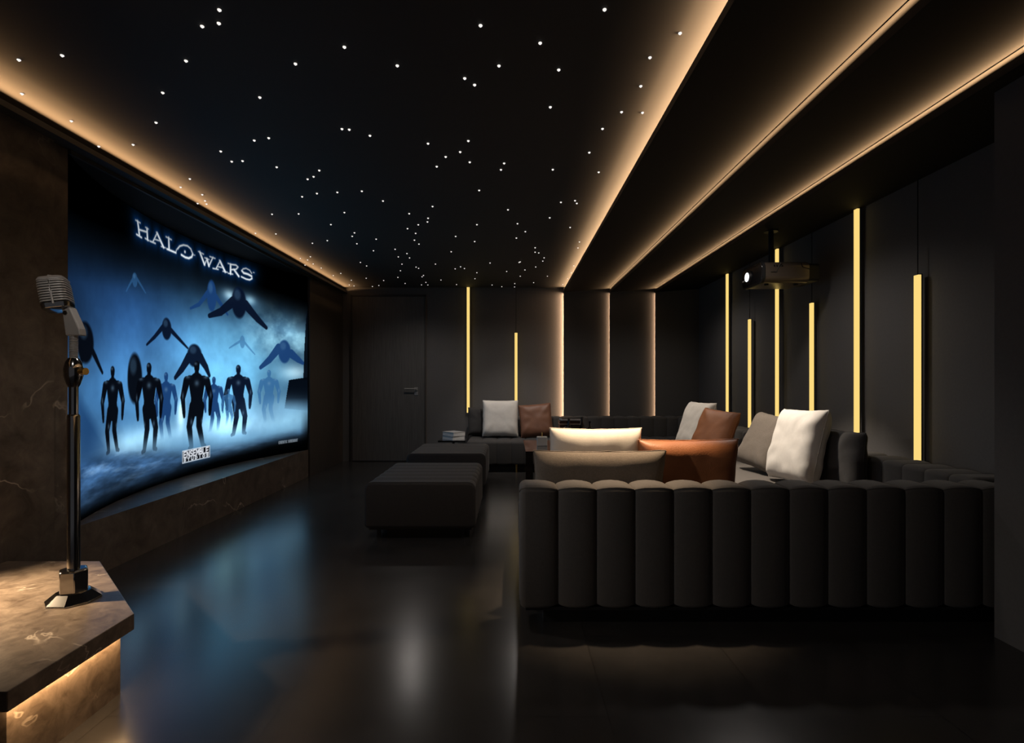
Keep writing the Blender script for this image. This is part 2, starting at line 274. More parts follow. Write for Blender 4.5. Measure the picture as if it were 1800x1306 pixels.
# screen wall: stone cladding, recessed niche, low stone ledge, wood beyond
NY0, NY1 = 3.069, 6.691
wl = struct('wall_left', MB().box(XL - .7, YN, 0, XL - .55, YB + .1, 2.74), M['wall'])
struct('stone_cladding', MB().box(XL - .55, YN, 0, XL + .02, 2.955, 2.55), M['stone'], wl)
struct('stone_pilaster', MB().box(XL - .55, 2.955, 0, XL, NY0, 2.55), M['stone'], wl)
struct('stone_ledge', MB().box(XL - .55, NY0, 0, XL, NY1 + .02, .345), M['stone'], wl)
struct('niche_soffit', MB().box(XL - .55, NY0, 2.535, XL, NY1, 2.56), M['soffit'], wl)
struct('niche_trim', MB().box(XL, NY0, 2.526, XL + .018, NY1 + .05, 2.5495), M['lip'], wl)
struct('wood_panelling', MB().box(XL - .55, NY1 + .02, 0, XL + .02, YB, 2.55), M['wood'], wl)

# right wall and the wall block that juts out beside the camera
wr = struct('wall_right', MB().box(XR, 2.3, 0, XR + .2, YB + .1, 2.74), M['wall'])
struct('wall_block', MB().box(2.28, YN, 0, XR + .2, 2.495, 2.74), M['wall'], wr)

# ------------------------------------------------------------------ star lights
ms = bpy.data.meshes.new('star_light')
b = MB().lathe([(.0012, -.009), (.0075, -.0035), (.0075, .002)], 8)
ms.from_pydata(b.v, [], b.f); ms.materials.append(M['star'])
for (x, y), (px, py) in zip(STARS, STARS_PCT):
    o = bpy.data.objects.new('star_light', ms); COL.objects.link(o); o.location = (x, y, ZC)
    where = ('beside the cove over the screen' if x < -2.2 else 'beside the right light cove' if x > .55 else
             'near the back wall' if y > 6.6 else 'overhead near the viewer' if y < 2.9 else 'in the open ceiling')
    tag(o, f'tiny white star light {where}, {px}% across and {py}% down', 'ceiling light', 'star lights scattered over the black ceiling')

# ------------------------------------------------------------------ the curved screen and the picture on it
SCX, SCY, SR = 1.33, 4.88, 4.3
HALF = math.acos((SCX + 2.57) / SR); SW = 2 * HALF * SR; SZ0 = .345; SH = 2.185
def screen_point(u, v, off=0.):
    a = u / SR - HALF; r = SR - off
    return (SCX - r * math.cos(a), SCY + r * math.sin(a), SZ0 + v)

NU, NV = 600, 440
U, V = np.meshgrid(np.linspace(0, SW, NU), np.linspace(0, SH, NV), indexing='ij')
IMG = np.zeros((NU, NV, 3))
rng = np.random.default_rng(3)
def fbm(su, sv, octs=5, seed=0):
    g = np.random.default_rng(seed); out = np.zeros_like(U); amp = 1.; tot = 0.
    for k in range(octs):
        f = 2 ** k; nu, nv = int(SW * su * f) + 3, int(SH * sv * f) + 3
        t = g.random((nu, nv)); x = U * su * f; y = V * sv * f
        i = np.minimum(x.astype(int), nu - 2); j = np.minimum(y.astype(int), nv - 2)
        a = x - i; c = y - j; a = a * a * (3 - 2 * a); c = c * c * (3 - 2 * c)
        out += amp * ((t[i, j] * (1 - a) + t[i + 1, j] * a) * (1 - c) + (t[i, j + 1] * (1 - a) + t[i + 1, j + 1] * a) * c)
        tot += amp; amp *= .55
    return out / tot
def seg_dist(p, q):
    du, dv = q[0] - p[0], q[1] - p[1]; L = du * du + dv * dv + 1e-12
    t = np.clip(((U - p[0]) * du + (V - p[1]) * dv) / L, 0, 1)
    return np.hypot(U - p[0] - t * du, V - p[1] - t * dv), t
def poly_dist(pts):
    d = np.full(U.shape, 9.)
    for p, q in zip(pts, pts[1:]): d = np.minimum(d, seg_dist(p, q)[0])
    return d
def cover(d, w, soft=.004): return np.clip((w - d) / soft * .5 + .5, 0, 1)
def lay(mask, col):
    global IMG
    IMG = IMG * (1 - mask[..., None]) + np.asarray(col) * mask[..., None]
def limb(p, q, r0, r1):
    d, t = seg_dist(p, q); return np.clip((r0 + (r1 - r0) * t - d) / .006 + .5, 0, 1)
# misty night sky: dark blue that opens into pale mist
n1 = fbm(1.6, 1.6, 6, 1); n2 = fbm(3.2, 4.5, 5, 2)
IMG[...] = np.array((.03, .065, .13))
IMG *= np.clip((2.02 - V) / .55, 0, 1)[..., None] ** 1.1
for (cu, cv, ru, rv, col) in BLOBS:
    g = np.exp(-(((U - cu) / ru) ** 2 + ((V - cv) / rv) ** 2))
    big = ru > .25
    IMG += (g * ((.55 + .9 * n1) if big else 1.))[..., None] * np.asarray(col)
cl = np.clip((n2 - .42) * 3, 0, 1) * np.exp(-(((U - 3.35) / .55) ** 2 + ((V - 1.42) / .30) ** 2))
IMG += cl[..., None] * np.array((.35, .42, .40))
gl = np.interp(U[:, 0], [p[0] for p in GROUND], [p[1] for p in GROUND])[:, None]
# black top edge following the title
IMG *= np.clip((2.06 - .10 * np.abs(U - 1.9) - V) / .42, 0, 1)[..., None] ** .8
# ground: dark blue rock with pale streaks
gm = np.clip((gl - .03 - V) / .10 + .5, 0, 1)
st = fbm(2.2, 11, 5, 5); st2 = fbm(5, 26, 4, 6)
gcol = np.array((.27, .44, .64)) * (.35 + .9 * st2)[..., None] + np.clip((st - .50) * 5, 0, 1)[..., None] * np.array((.36, .40, .42)) * np.clip((V - .05) / .28, 0, 1)[..., None]
gcol *= np.clip((V + .06 * (st - .5) - .06 * np.clip(U - 1.5, 0, 2)) / .20, 0, 1)[..., None] ** .9
IMG = IMG * (1 - gm[..., None] * .93) + gcol * gm[..., None] * .93
sl = np.exp(-((U - .35) / .35) ** 2) * np.clip((.72 - .75 * U - (V - .25)) / .12, 0, 1) * np.clip((V - .22) / .2, 0, 1)
lay(sl * .75, (.10, .24, .42))
# far rocks at the right edge
def inside(poly):
    m = np.zeros(U.shape, bool); n = len(poly)
    for i in range(n):
        (x0, y0), (x1, y1) = poly[i], poly[(i + 1) % n]
        c = ((y0 > V) != (y1 > V)) & (U < (x1 - x0) * (V - y0) / (y1 - y0 + 1e-12) + x0); m ^= c
    return m.astype(float)
TONE = [(.018, .028, .055), (.03, .065, .14), (.10, .24, .44), (.20, .40, .60)]
lay(inside(ROCK) * np.clip((V - .48) / .18, 0, 1), (.02, .045, .08)); lay(inside(TOWER) * .92, (.012, .028, .06))
# large soaring birds (plain stand-ins for the flying shapes of the picture)
for (cu, cv, ru, rv, wings, ww, tone) in BIRDS:
    m = np.clip((1 - np.hypot((U - cu) / ru, (V - cv) / rv)) * 6, 0, 1)
    for w in wings:
        for k, (p, q) in enumerate(zip(w, w[1:])):
            m = np.maximum(m, limb(p, q, ww * (1. - .25 * k), ww * (.72 - .3 * k)))
    lay(m * (.95 if tone < 3 else .55), TONE[tone])
    rim = np.clip((1 - np.hypot((U - cu + ru * .2) / (ru * .55), (V - cv - rv * .45) / (rv * .4))) * 2, 0, 1)
    lay(rim * .30, (.35, .52, .66))
# plain walkers coming out of the mist (generic stand-ins)
for k, (fu, fv, h, tone) in enumerate(FIGS):
    c = TONE[tone]; s = h; q = .05 * s * (1 if k % 2 else -1); x = fu
    P_ = lambda a, b: (x + a * s, fv + b * s)
    m = np.zeros(U.shape)
    for seg in ((P_(0, .945), P_(0, .915), .052, .048), (P_(0, .90), P_(0, .80), .032, .05), (P_(0, .72), P_(0, .56), .145, .105), (P_(-.14, .775), P_(.14, .775), .055, .055),
                (P_(0, .54), P_(0, .48), .11, .125), (P_(-.065, .47), P_(-.09 + q / s, .25), .075, .052), (P_(-.09 + q / s, .25), P_(-.10, .02), .052, .036),
                (P_(-.10, .02), P_(-.14, .0), .03, .024), (P_(.065, .47), P_(.09 + q / s, .25), .075, .052), (P_(.09 + q / s, .25), P_(.11, .02), .052, .036), (P_(.11, .02), P_(.15, .0), .03, .024),
                (P_(-.19, .76), P_(-.26, .58), .06, .045), (P_(-.26, .58), P_(-.24, .42), .042, .03), (P_(-.24, .42), P_(-.235, .37), .032, .022),
                (P_(.19, .76), P_(.26, .58), .06, .045), (P_(.26, .58), P_(.245, .42), .042, .03), (P_(.245, .42), P_(.24, .37), .032, .022)):
        m = np.maximum(m, limb(seg[0], seg[1], seg[2] * s, seg[3] * s))
    fade = np.clip((V - fv - .02 * s) / (.30 * s) + (.55 if tone < 2 else .1), 0, 1)
    lay(m * fade * (.97 if tone < 3 else .8), c)
    for a, b_, ra, rb in ((-.02, .965, .035, .022), (-.17, .81, .05, .022), (.17, .81, .05, .022), (-.10, .30, .025, .04), (.10, .30, .025, .04), (.0, .74, .05, .04), (-.26, .60, .02, .05), (.26, .60, .02, .05)):
        g = np.exp(-(((U - x - a * s) / (ra * s)) ** 2 + ((V - fv - b_ * s) / (rb * s)) ** 2) * 1.5) * m * fade
        lay(g * .45, (.45, .60, .72))
# mist at the walkers' feet
mist = np.exp(-((V - gl - .03) / .10) ** 2) * np.clip((U - .9) / .8, 0, 1) * (.35 + .6 * n2)
lay(np.clip(mist, 0, 1) * .6, (.50, .77, .96))
mr = np.exp(-(((U - 3.35) / .5) ** 2 + ((V - .52) / .14) ** 2)); lay(mr * .55, (.50, .72, .88))
IMG *= np.clip(V / (.09 + .12 * np.clip(U - 2.3, 0, 1)), 0, 1)[..., None] ** .8
# right hand edge falls dark
IMG *= (1 - .8 * np.clip((U - 3.62) / .12, 0, 1) * np.clip((.5 - V) / .3, 0, 1))[..., None]
# title: HALO WARS
dt = np.full(U.shape, 9.); mt = np.zeros(U.shape)
for w, pts in TITLE:
    w *= 1.15; d = poly_dist(pts); dt = np.minimum(dt, d - w / 2); mt = np.maximum(mt, cover(d, w / 2, .007))
IMG += (np.exp(-np.clip(dt, 0, 9) / .045) * (1 - mt))[..., None] * np.array((.02, .14, .30))
tcol = np.array((.93, .97, 1.)) * (.80 + .22 * np.clip((2.10 - V) / .11, 0, 1))[..., None]
IMG = IMG * (1 - mt[..., None]) + tcol * mt[..., None]
# stroke capitals for the small lines
FONT = {'E': [((1, 1), (0, 1), (0, 0), (1, 0)), ((0, .5), (.8, .5))], 'N': [((0, 0), (0, 1), (1, 0), (1, 1))], 'S': [((1, .9), (.6, 1), (.1, .9), (.1, .62), (.9, .4), (.9, .1), (.4, 0), (0, .1))],
        'M': [((0, 0), (0, 1), (.5, .35), (1, 1), (1, 0))], 'B': [((0, 0), (0, 1), (.8, .95), (.8, .6), (0, .52), (.95, .42), (.95, .06), (0, 0))], 'L': [((0, 1), (0, 0), (1, 0))],
        'T': [((0, 1), (1, 1)), ((.5, 1), (.5, 0))], 'U': [((0, 1), (0, .15), (.3, 0), (.7, 0), (1, .15), (1, 1))], 'D': [((0, 0), (0, 1), (.6, .95), (1, .6), (1, .4), (.6, .05), (0, 0))],
        'I': [((.5, 0), (.5, 1))], 'O': [((.3, 0), (0, .3), (0, .7), (.3, 1), (.7, 1), (1, .7), (1, .3), (.7, 0), (.3, 0))],
        'C': [((1, .85), (.6, 1), (.2, .9), (0, .5), (.2, .1), (.6, 0), (1, .15))], 'A': [((0, 0), (.5, 1), (1, 0)), ((.2, .4), (.8, .4))],
        'R': [((0, 0), (0, 1), (.9, .95), (.9, .6), (0, .5), (1, 0))], 'H': [((0, 0), (0, 1)), ((1, 0), (1, 1)), ((0, .5), (1, .5))]}
def text(word, u0, u1, v0, v1, w, gap=.28):
    m = np.zeros(U.shape); n = len(word); cw = (u1 - u0) / (n - gap)
    for i, ch in enumerate(word):
        if ch not in FONT: continue
        for line in FONT[ch]:
            d = poly_dist([(u0 + i * cw + a * cw * (1 - gap), v0 + b * (v1 - v0)) for a, b in line]); m = np.maximum(m, cover(d, w / 2, .005))
    return m
a0, b0, a1, b1 = LOGO
box_d = np.maximum(np.maximum(a0 - U, U - a1), np.maximum(b0 - V, V - b1))
lay(np.clip(-box_d / .004, 0, 1), (.03, .04, .07)); lay(np.clip((.006 - np.abs(box_d)) / .004, 0, 1), (.80, .85, .90))
hb = b1 - b0; wb_ = a1 - a0
lay(text('ENSEMBLE', a0 + .05 * wb_, a1 - .05 * wb_, b0 + .43 * hb, b0 + .90 * hb, .013), (.95, .97, 1))
lay(text('STUDIOS', a0 + .05 * wb_, a1 - .05 * wb_, b0 + .10 * hb, b0 + .32 * hb, .011, .5), (.9, .93, .96))
c0, d0, c1, d1 = CAPTION
lay(text('CINEMATIC SCREENSHOT', c0, c1, d0, d1, .006, .35) * .8, (.75, .80, .85))
IMG = np.clip(IMG, 0, 1)
LIN = np.where(IMG <= .04045, IMG / 12.92, ((IMG + .055) / 1.055) ** 2.4)

scr = thing('projection_screen', 'huge curved screen showing walking figures in blue mist under the title HALO WARS', 'screen', (XL - .1, SCY, SZ0))
me = bpy.data.meshes.new('screen_surface')
ang = U / SR - HALF
co = np.stack([SCX - SR * np.cos(ang), SCY + SR * np.sin(ang), SZ0 + V], -1).reshape(-1, 3)
ii = np.arange((NU - 1) * (NV - 1)); ia = ii // (NV - 1) * NV + ii % (NV - 1)
quads = np.stack([ia, ia + 1, ia + NV + 1, ia + NV], -1)
me.from_pydata((co - np.array(scr.location)).tolist(), [], quads.tolist())
at = me.color_attributes.new('picture', 'FLOAT_COLOR', 'POINT')
at.data.foreach_set('color', np.concatenate([LIN.reshape(-1, 3), np.ones((NU * NV, 1))], 1).astype(np.float32).ravel())
m, nt, out = new_mat('lit_screen_picture')
e = nt.nodes.new('ShaderNodeEmission'); vc = nt.nodes.new('ShaderNodeVertexColor'); vc.layer_name = 'picture'
e.inputs[1].default_value = 1.0
nt.links.new(vc.outputs[0], e.inputs[0]); nt.links.new(e.outputs[0], out.inputs[0])
m.cycles.emission_sampling = 'NONE'
me.materials.append(m)
so = bpy.data.objects.new('screen_surface', me); COL.objects.link(so); so.parent = scr
bk = MB(); N = 48
for i in range(N + 1):
    u = SW * i / N
    for off, v in ((-.004, 0), (-.004, SH), (-.05, SH), (-.05, 0)): bk.v.append(tuple(Vector(screen_point(u, v, off)) - scr.location))
for i in range(N):
    for k in range(4): bk.f.append((i * 4 + k, i * 4 + (k + 1) % 4, i * 4 + 4 + (k + 1) % 4, i * 4 + 4 + k))
bk.f += [(0, 1, 2, 3), (N * 4 + 3, N * 4 + 2, N * 4 + 1, N * 4)]
obj('screen_frame', bk, M['screenback'], scr)

# ------------------------------------------------------------------ stage and microphone
ST = .30
stg = thing('stage_platform', 'low brown marble stage with a lit underside and a clipped corner, left foreground', 'stage', (-2.0, 2.0, 0))
def stage_poly(g):  # outline drawn in by g
    return [(XL + .03, 1.54 + g), (-1.466 - g, 1.54 + g), (-1.466 - g, 2.06 - g * .4), (-2.07 - g * .4, 2.665 - g), (XL + .03, 2.665 - g)]
loc = Vector(stg.location)
def off(mb, o): mb.v = [tuple(Vector(p) - Vector(o)) for p in mb.v]; return mb
obj('top_slab', off(MB().prism(stage_poly(0), ST - .062, ST), loc), M['stage'], stg, bevel=.003)
obj('riser', off(MB().prism(stage_poly(.042), 0, ST - .062), loc), M['stage'], stg)

mx, my = -1.81, 2.19
mic = thing('microphone_stand', 'vintage ribbed steel microphone on a chrome stand standing on the marble stage', 'microphone', (mx, my, ST))
b8 = PI / 8
obj('base', MB().lathe([(.098, 0), (.098, .006), (.060, .038), (.052, .040)], 8, rot=b8), M['chrome'], mic, smooth=20, bevel=.002)
obj('base_block', MB().lathe([(.053, .038), (.053, .125), (.046, .130), (.026, .131)], 6, rot=.2), M['chrome'], mic, smooth=20, bevel=.003)
obj('lower_pole', MB().lathe([(.0225, .125), (.0225, .760), (.019, .768)], 32), M['chrome'], mic, smooth=40)
obj('upper_pole', MB().lathe([(.0165, .755), (.0165, .905)], 32), M['chrome'], mic, smooth=40)
cl_ = obj('height_clutch', MB().lathe([(.018, .880), (.024, .893), (.033, .925), (.034, .955), (.028, .985), (.018, 1.000)], 24), M['chrome'], mic, smooth=40)
obj('clutch_knob', MB().tube([(.024, -.004, .945), (.052, -.008, .945)], .012, 14).tube([(.050, -.008, .945), (.058, -.009, .945)], .015, 14), M['gold'], cl_, smooth=40)
gp = [(.0145, .985)]
for k in range(17): z = .992 + k * .0068; gp += [(.0128, z), (.0158, z + .0022), (.0158, z + .0046), (.0128, z + .0066)]
obj('gooseneck', MB().lathe(gp, 24), M['satin'], mic, smooth=50)
hm = Matrix.Translation((-.012, 0, 1.118)) @ Matrix.Rotation(math.radians(-11), 4, 'Y')
yk = [(-.030, -.018, 0), (.032, -.018, 0), (.028, -.018, .028), (-.012, -.018, .118), (-.046, -.018, .118)]
yoke = obj('swivel_mount', MB().extr(yk, (0, .036, 0)).xf(Matrix.Translation((.010, 0, 1.092))), M['satin'], mic, bevel=.005)
obj('pivot_screw', MB().tube([(-.018, -.022, 1.186), (-.018, .022, 1.186)], .009, 16), M['chrome'], yoke, smooth=40)
def head_outline(w, d, n=48, e=4.5):
    return [(w * math.copysign(abs(math.cos(a)) ** (2 / e), math.cos(a)), d * math.copysign(abs(math.sin(a)) ** (2 / e), math.sin(a))) for a in (2 * PI * i / n for i in range(n))]
HM = Matrix.Translation((-.062, 0, 1.212)) @ Matrix.Rotation(math.radians(-12), 4, 'Y') @ Matrix.Rotation(math.radians(24), 4, 'Z') @ Matrix.Scale(.88, 4)
def hring(zs):  # [(z, scale)]
    mb = MB(); n = 48
    for z, s_ in zs:
        mb.v += [(x * s_, y * s_, z) for x, y in head_outline(.056, .064)]
    for j in range(len(zs) - 1):
        mb.f += [(j * n + i, j * n + (i + 1) % n, (j + 1) * n + (i + 1) % n, (j + 1) * n + i) for i in range(n)]
    mb.f += [tuple(range(n - 1, -1, -1)), tuple((len(zs) - 1) * n + i for i in range(n))]
    return mb
head = obj('microphone_head', hring([(.0, .80), (.010, .90), (.10, .90), (.120, .84)]).xf(HM), M['black'], mic, smooth=40)
fins = MB()
for k in range(9):
    z = .016 + k * .0118; s_ = 1. if k < 7 else (.985 if k == 7 else .95)
    t = hring([(z, s_ * .97), (z + .0016, s_), (z + .0066, s_), (z + .0082, s_ * .97)]); fins.add(t.v, t.f)
obj('grille', fins.xf(HM), M['satin'], head, smooth=50)
obj('bottom_band', hring([(-.016, .86), (-.012, .98), (.008, 1.02), (.012, .97)]).xf(HM), M['chrome'], head, smooth=40)
obj('top_cap', hring([(.119, .96), (.124, .97), (.136, .84), (.142, .55)]).xf(HM), M['satin'], head, smooth=40)
obj('centre_bar', MB().tube([(0, -.0655, .002), (0, -.0665, .06), (0, -.064, .112), (0, -.050, .137), (0, -.02, .144)], .0048, 10).xf(HM), M['satin'], head, smooth=50)

# ------------------------------------------------------------------ channelled upholstery
def rprof(y0, z0, y1, z1, r, rb=.02, seg=5):
    """rounded rectangle in the (y, z) plane with outward normals; the underside is not quilted"""
    out = []
    for (cy, cz, a0, rr) in ((y0, z0, 180, rb), (y0, z1, 90, r), (y1, z1, 0, r), (y1, z0, -90, rb)):
        sy = 1 if cy == y0 else -1; sz = 1 if cz == z0 else -1
        c = (cy + sy * rr, cz + sz * rr)
        st = {180: 270, 90: 180, 0: 90, -90: 0}[a0]
        for k in range(seg + 1):
            a = math.radians(st - 90 * k / seg); n = (math.cos(a), math.sin(a))
            out.append((c[0] + rr * n[0], c[1] + rr * n[1], n[0], n[1], 1.))
    return out
def stations(L, n, endr):
    st = []
    for i in range(n):
        for fr in (0, .025, .07, .15, .28, .5, .72, .85, .93, .975):
            st.append(((i + fr) * L / n, abs(math.sin(PI * fr)) ** .55))
    st.append((L, 0.))
    ex = [(d * endr, None) for d in (0, .06, .2, .45, .75, 1.)] + [(L - d * endr, None) for d in (0, .06, .2, .45, .75, 1.)]
    xs = sorted(set([round(x, 5) for x, _ in st] + [round(x, 5) for x, _ in ex]))
    res = []
    for x in xs:
        fr = (x / L * n) % 1.; f = abs(math.sin(PI * fr)) ** .55 if 1e-4 < fr < 1 - 1e-4 else 0.
        d = min(x, L - x); ins = 0.
        if d < L / n * .5: f = 1.
        if d < endr: ins = endr - math.sqrt(max(endr ** 2 - (endr - d) ** 2, 0)); 
        res.append((x, f, ins))
    return res
def channels(L, n, prof, bulge, endr):
    mb = MB(); st = stations(L, n, endr); m = len(prof)
    for x, f, ins in st:
        for y, z, ny, nz, w in prof:
            q = bulge * (f - 1) * w - ins
            mb.v.append((x, y + ny * q, z + nz * q))
    for i in range(len(st) - 1):
        for k in range(m):
            mb.f.append((i * m + k, i * m + (k + 1) % m, (i + 1) * m + (k + 1) % m, (i + 1) * m + k))
    mb.f += [tuple(range(m)), tuple((len(st) - 1) * m + k for k in range(m - 1, -1, -1))]
    return mb
def edge_line(L, n, p, bulge, endr):
    y, z, ny, nz = p
    return [(x, y + ny * (bulge * (f - 1) - ins), z + nz * (bulge * (f - 1) - ins)) for x, f, ins in stations(L, n, endr)]
RZ = lambda a: Matrix.Rotation(math.radians(a), 4, 'Z')
def T(x, y, z=0): return Matrix.Translation((x, y, z))

SB = .105  # underside of the upholstery
def place(mb, mat, origin): return off(mb.xf(mat), origin)

# front sofa: its channelled back is turned to the viewer
FX0, FX1, FY = .042, 2.66, 2.55
L = FX1 - FX0
o0 = (FX0 + L / 2, 3.1, 0)
fs = thing('sectional_sofa', 'charcoal channel-tufted sofa with its back to the viewer, nearest section of the set', 'sofa', o0)
bprof = rprof(0, SB, .20, .700, .035)
bk = obj('backrest', place(channels(L, 14, bprof, .024, .035), T(FX0, FY), o0), M['velvet'], fs, smooth=50)
obj('piping', place(MB().tube(edge_line(L, 14, (.010, .690, -.7, .7), .024, .035), .0042, 6), T(FX0, FY), o0), M['velvet'], bk, smooth=60)
obj('seat_cushion', place(channels(2.34, 12, rprof(0, .16, .90, .42, .05), .012, .04), T(FX0 + .01, FY + .215), o0), M['seatfab'], fs, smooth=50)
obj('side_back', place(channels(.88, 5, rprof(0, SB, .24, .700, .035), .016, .035), T(2.66, FY + .215) @ RZ(90), o0), M['velvet'], fs, smooth=50)
obj('plinth', place(MB().box(FX0 + .12, FY + .10, 0, FX1 - .1, FY + 1.05, SB + .06), T(0, 0), o0), M['plinth'], fs)
obj('base_rail', place(MB().box(FX0 + .03, FY + .02, SB - .012, FX1 - .03, FY + .045, SB + .004), T(0, 0), o0), M['black'], fs)

# sofa along the right wall
RY0, RY1 = 3.70, 6.86
o1 = (2.0, 5.3, 0)
rs = thing('sectional_sofa', 'charcoal channel-tufted sofa running along the right wall under the hanging light tubes', 'sofa', o1)
Lr = RY1 - RY0
obj('backrest', place(channels(Lr, 17, rprof(0, SB, .24, .700, .035), .016, .035), T(2.66, RY0) @ RZ(90), o1), M['velvet'], rs, smooth=50)
obj('seat_cushion', place(channels(Lr - .02, 3, rprof(0, .16, .93, .42, .05), .010, .04), T(2.405, RY0 + .01) @ RZ(90), o1), M['seatfab'], rs, smooth=50)
obj('plinth', place(MB().box(1.58, RY0 + .03, 0, 2.58, RY1 - .03, SB + .06), T(0, 0), o1), M['plinth'], rs)

# sofa along the back wall
BX0, BX1 = -.60, 2.66
o2 = (1.0, 7.5, 0)
bs = thing('sectional_sofa', 'charcoal channel-tufted sofa against the back wall beside the door', 'sofa', o2)
obj('backrest', place(channels(BX1 - BX0, 17, rprof(0, SB, .24, .700, .035), .016, .035), T(BX0, 7.71), o2), M['velvet'], bs, smooth=50)
obj('seat_cushion', place(channels(2.99, 15, rprof(0, SB, .66, .42, .045), .013, .04), T(BX0 + .01, 7.03), o2), M['otto'], bs, smooth=50)
obj('side_back', place(channels(.78, 4, rprof(0, SB, .24, .700, .035), .016, .035), T(2.66, 6.905) @ RZ(90), o2), M['velvet'], bs, smooth=50)
obj('plinth', place(MB().box(BX0 + .10, 7.12, 0, BX1 - .06, 7.92, SB + .04), T(0, 0), o2), M['plinth'], bs)
for x in (.075, -.52, 1.4):
    obj('leg', place(MB().lathe([(.012, 0), (.016, SB + .01)], 16), T(x, 7.06), o2), M['gold'], bs, smooth=40)['label'] = 'gold tapered foot'

# ottomans in front of the screen
def ottoman(x0, x1, y0, y1, label):
    o = (((x0 + x1) / 2), (y0 + y1) / 2, 0)
    t = thing('ottoman', label, 'ottoman', o, group='charcoal ottomans facing the screen')
    W_, D_ = x1 - x0, y1 - y0
    pr = rprof(-W_ / 2, .085, W_ / 2, .435, .055, .03)
    cu = obj('cushion', channels(D_, 6, pr, .011, .022).xf(T(0, -D_ / 2) @ RZ(90)), M['otto'], t, smooth=40)
    ring = [(.012, y * .992, z - .002 if z > .2 else z + .004) for y, z, *_ in pr]
    obj('piping', MB().tube(ring, .0045, 6, True).xf(T(0, -D_ / 2) @ RZ(90)), M['otto'], cu, smooth=60)
    obj('base_frame', MB().box(-W_ / 2 + .03, -D_ / 2 + .015, .070, W_ / 2 - .03, D_ / 2 - .015, .088), M['black'], t)
    obj('plinth', MB().box(-W_ / 2 + .16, -D_ / 2 + .07, 0, W_ / 2 - .05, D_ / 2 - .07, .072), M['plinth'], t)
    for sx in (-1, 1):
        for sy in (-1, 1):
            obj('leg', MB().box(sx * (W_ / 2 - .10) - .012, sy * (D_ / 2 - .05) - .012, 0, sx * (W_ / 2 - .10) + .012, sy * (D_ / 2 - .05) + .012, .072), M['black'], t)
    return t
ottoman(-1.12, -.27, 4.04, 5.05, 'charcoal fabric ottoman nearer the viewer, on the open dark floor')
ottoman(-1.12, -.27, 5.67, 6.62, 'charcoal fabric ottoman farther back, behind the first and near the side table')

# ------------------------------------------------------------------ cushions
def pillow_mb(w, h, t, seed, sag=.0, wr=.006, n=26):
    """square cushion: pinched corners, seam round the edge, creases; stands on its lower edge (z from 0 to h), faces -y"""
    mb = MB(); idx = {}
    def sh(u): return math.copysign(abs(u) ** .85, u)
    for side in (-1, 1):
        for i in range(n + 1):
            for j in range(n + 1):
                edge = i in (0, n) or j in (0, n)
                if edge and side == 1: idx[side, i, j] = idx[-1, i, j]; continue
                u = math.sin(PI / 2 * (2 * i / n - 1)); v = math.sin(PI / 2 * (2 * j / n - 1))
                px = w / 2 * u * (1 - .035 * (1 - v * v)); pz = h / 2 * v * (1 - .035 * (1 - u * u))
                th = t / 2 * ((1 - u ** 6) * (1 - v ** 6)) ** .5 * (1 + .12 * (-v))
                p = Vector((px * 7, side * 3 + seed * 5.1, pz * 7))
                wn = noise.noise(p) * .6 + noise.noise(p * 2.3) * .4
                rad = math.atan2(v, u); cr = math.sin(rad * 9 + seed * 2 + 3 * noise.noise(p * .6)) * max(0, abs(u * v)) ** .7
                dy = side * (th + (wn * wr * 1.6 + cr * wr * 1.3) * min(1, th / (t * .2)))
                if edge: dy = 0; px += .004 * noise.noise(Vector((u * 4, v * 4, seed))); pz += .006 * noise.noise(Vector((u * 4, v * 4, seed + 9.)))
                pz -= sag * (1 - u * u) * max(0, v)
                idx[side, i, j] = len(mb.v); mb.v.append((px, dy, pz + h / 2))
        for i in range(n):
            for j in range(n):
                q = (idx[side, i, j], idx[side, i + 1, j], idx[side, i + 1, j + 1], idx[side, i, j + 1])
                mb.f.append(q if side == -1 else q[::-1])
    rim = [idx[-1, i, 0] for i in range(n)] + [idx[-1, n, j] for j in range(n)] + [idx[-1, n - i, n] for i in range(n)] + [idx[-1, 0, n - j] for j in range(n)]
    return mb, [mb.v[k] for k in rim]
def pillow(label, mat, w, h, t, pos, face, lean, roll=0., seed=0, sag=0., wr=.006, name='throw_pillow', group=None):
    """pos: middle of the lower edge; face: compass of the front (0 = towards -y, 90 = towards -x); lean: degrees tipped back"""
    e = thing(name, label, 'cushion', pos, (0, 0, 0), group)
    e.rotation_mode = 'XYZ'
    R = Matrix.Rotation(math.radians(-face), 4, 'Z') @ Matrix.Rotation(math.radians(-lean), 4, 'X') @ Matrix.Rotation(math.radians(roll), 4, 'Y')
    mb, rim = pillow_mb(w, h, t, seed, sag, wr)
    c = obj('cover', mb.xf(R), mat, e, smooth=180)
    s = c.modifiers.new('smooth', 'SUBSURF'); s.levels = 1; s.render_levels = 1
    obj('piping', MB().tube(rim, .0032, 6, True).xf(R), mat, e, smooth=180)
    return e
# leaning inside the front sofa's back, seen from behind (they face +y)
pillow('wide dark grey cushion lying behind the front sofa back, in front of the white cushion', M['grey'], .71, .40, .17, (.475, 2.90, .44), 180, 10, 0, 1, .0, .004)
pillow('off-white cushion seen from behind, brightly lit along its top, beside the candle', M['white'], .525, .51, .19, (.485, 3.13, .44), 180, 12, 0, 2, .0, .005)
pillow('tan leather cushion seen from behind, orange-lit along its top, right of the off-white one', M['brown'], .56, .45, .20, (1.00, 3.06, .44), 180, 12, .6, 3, .0, .007)
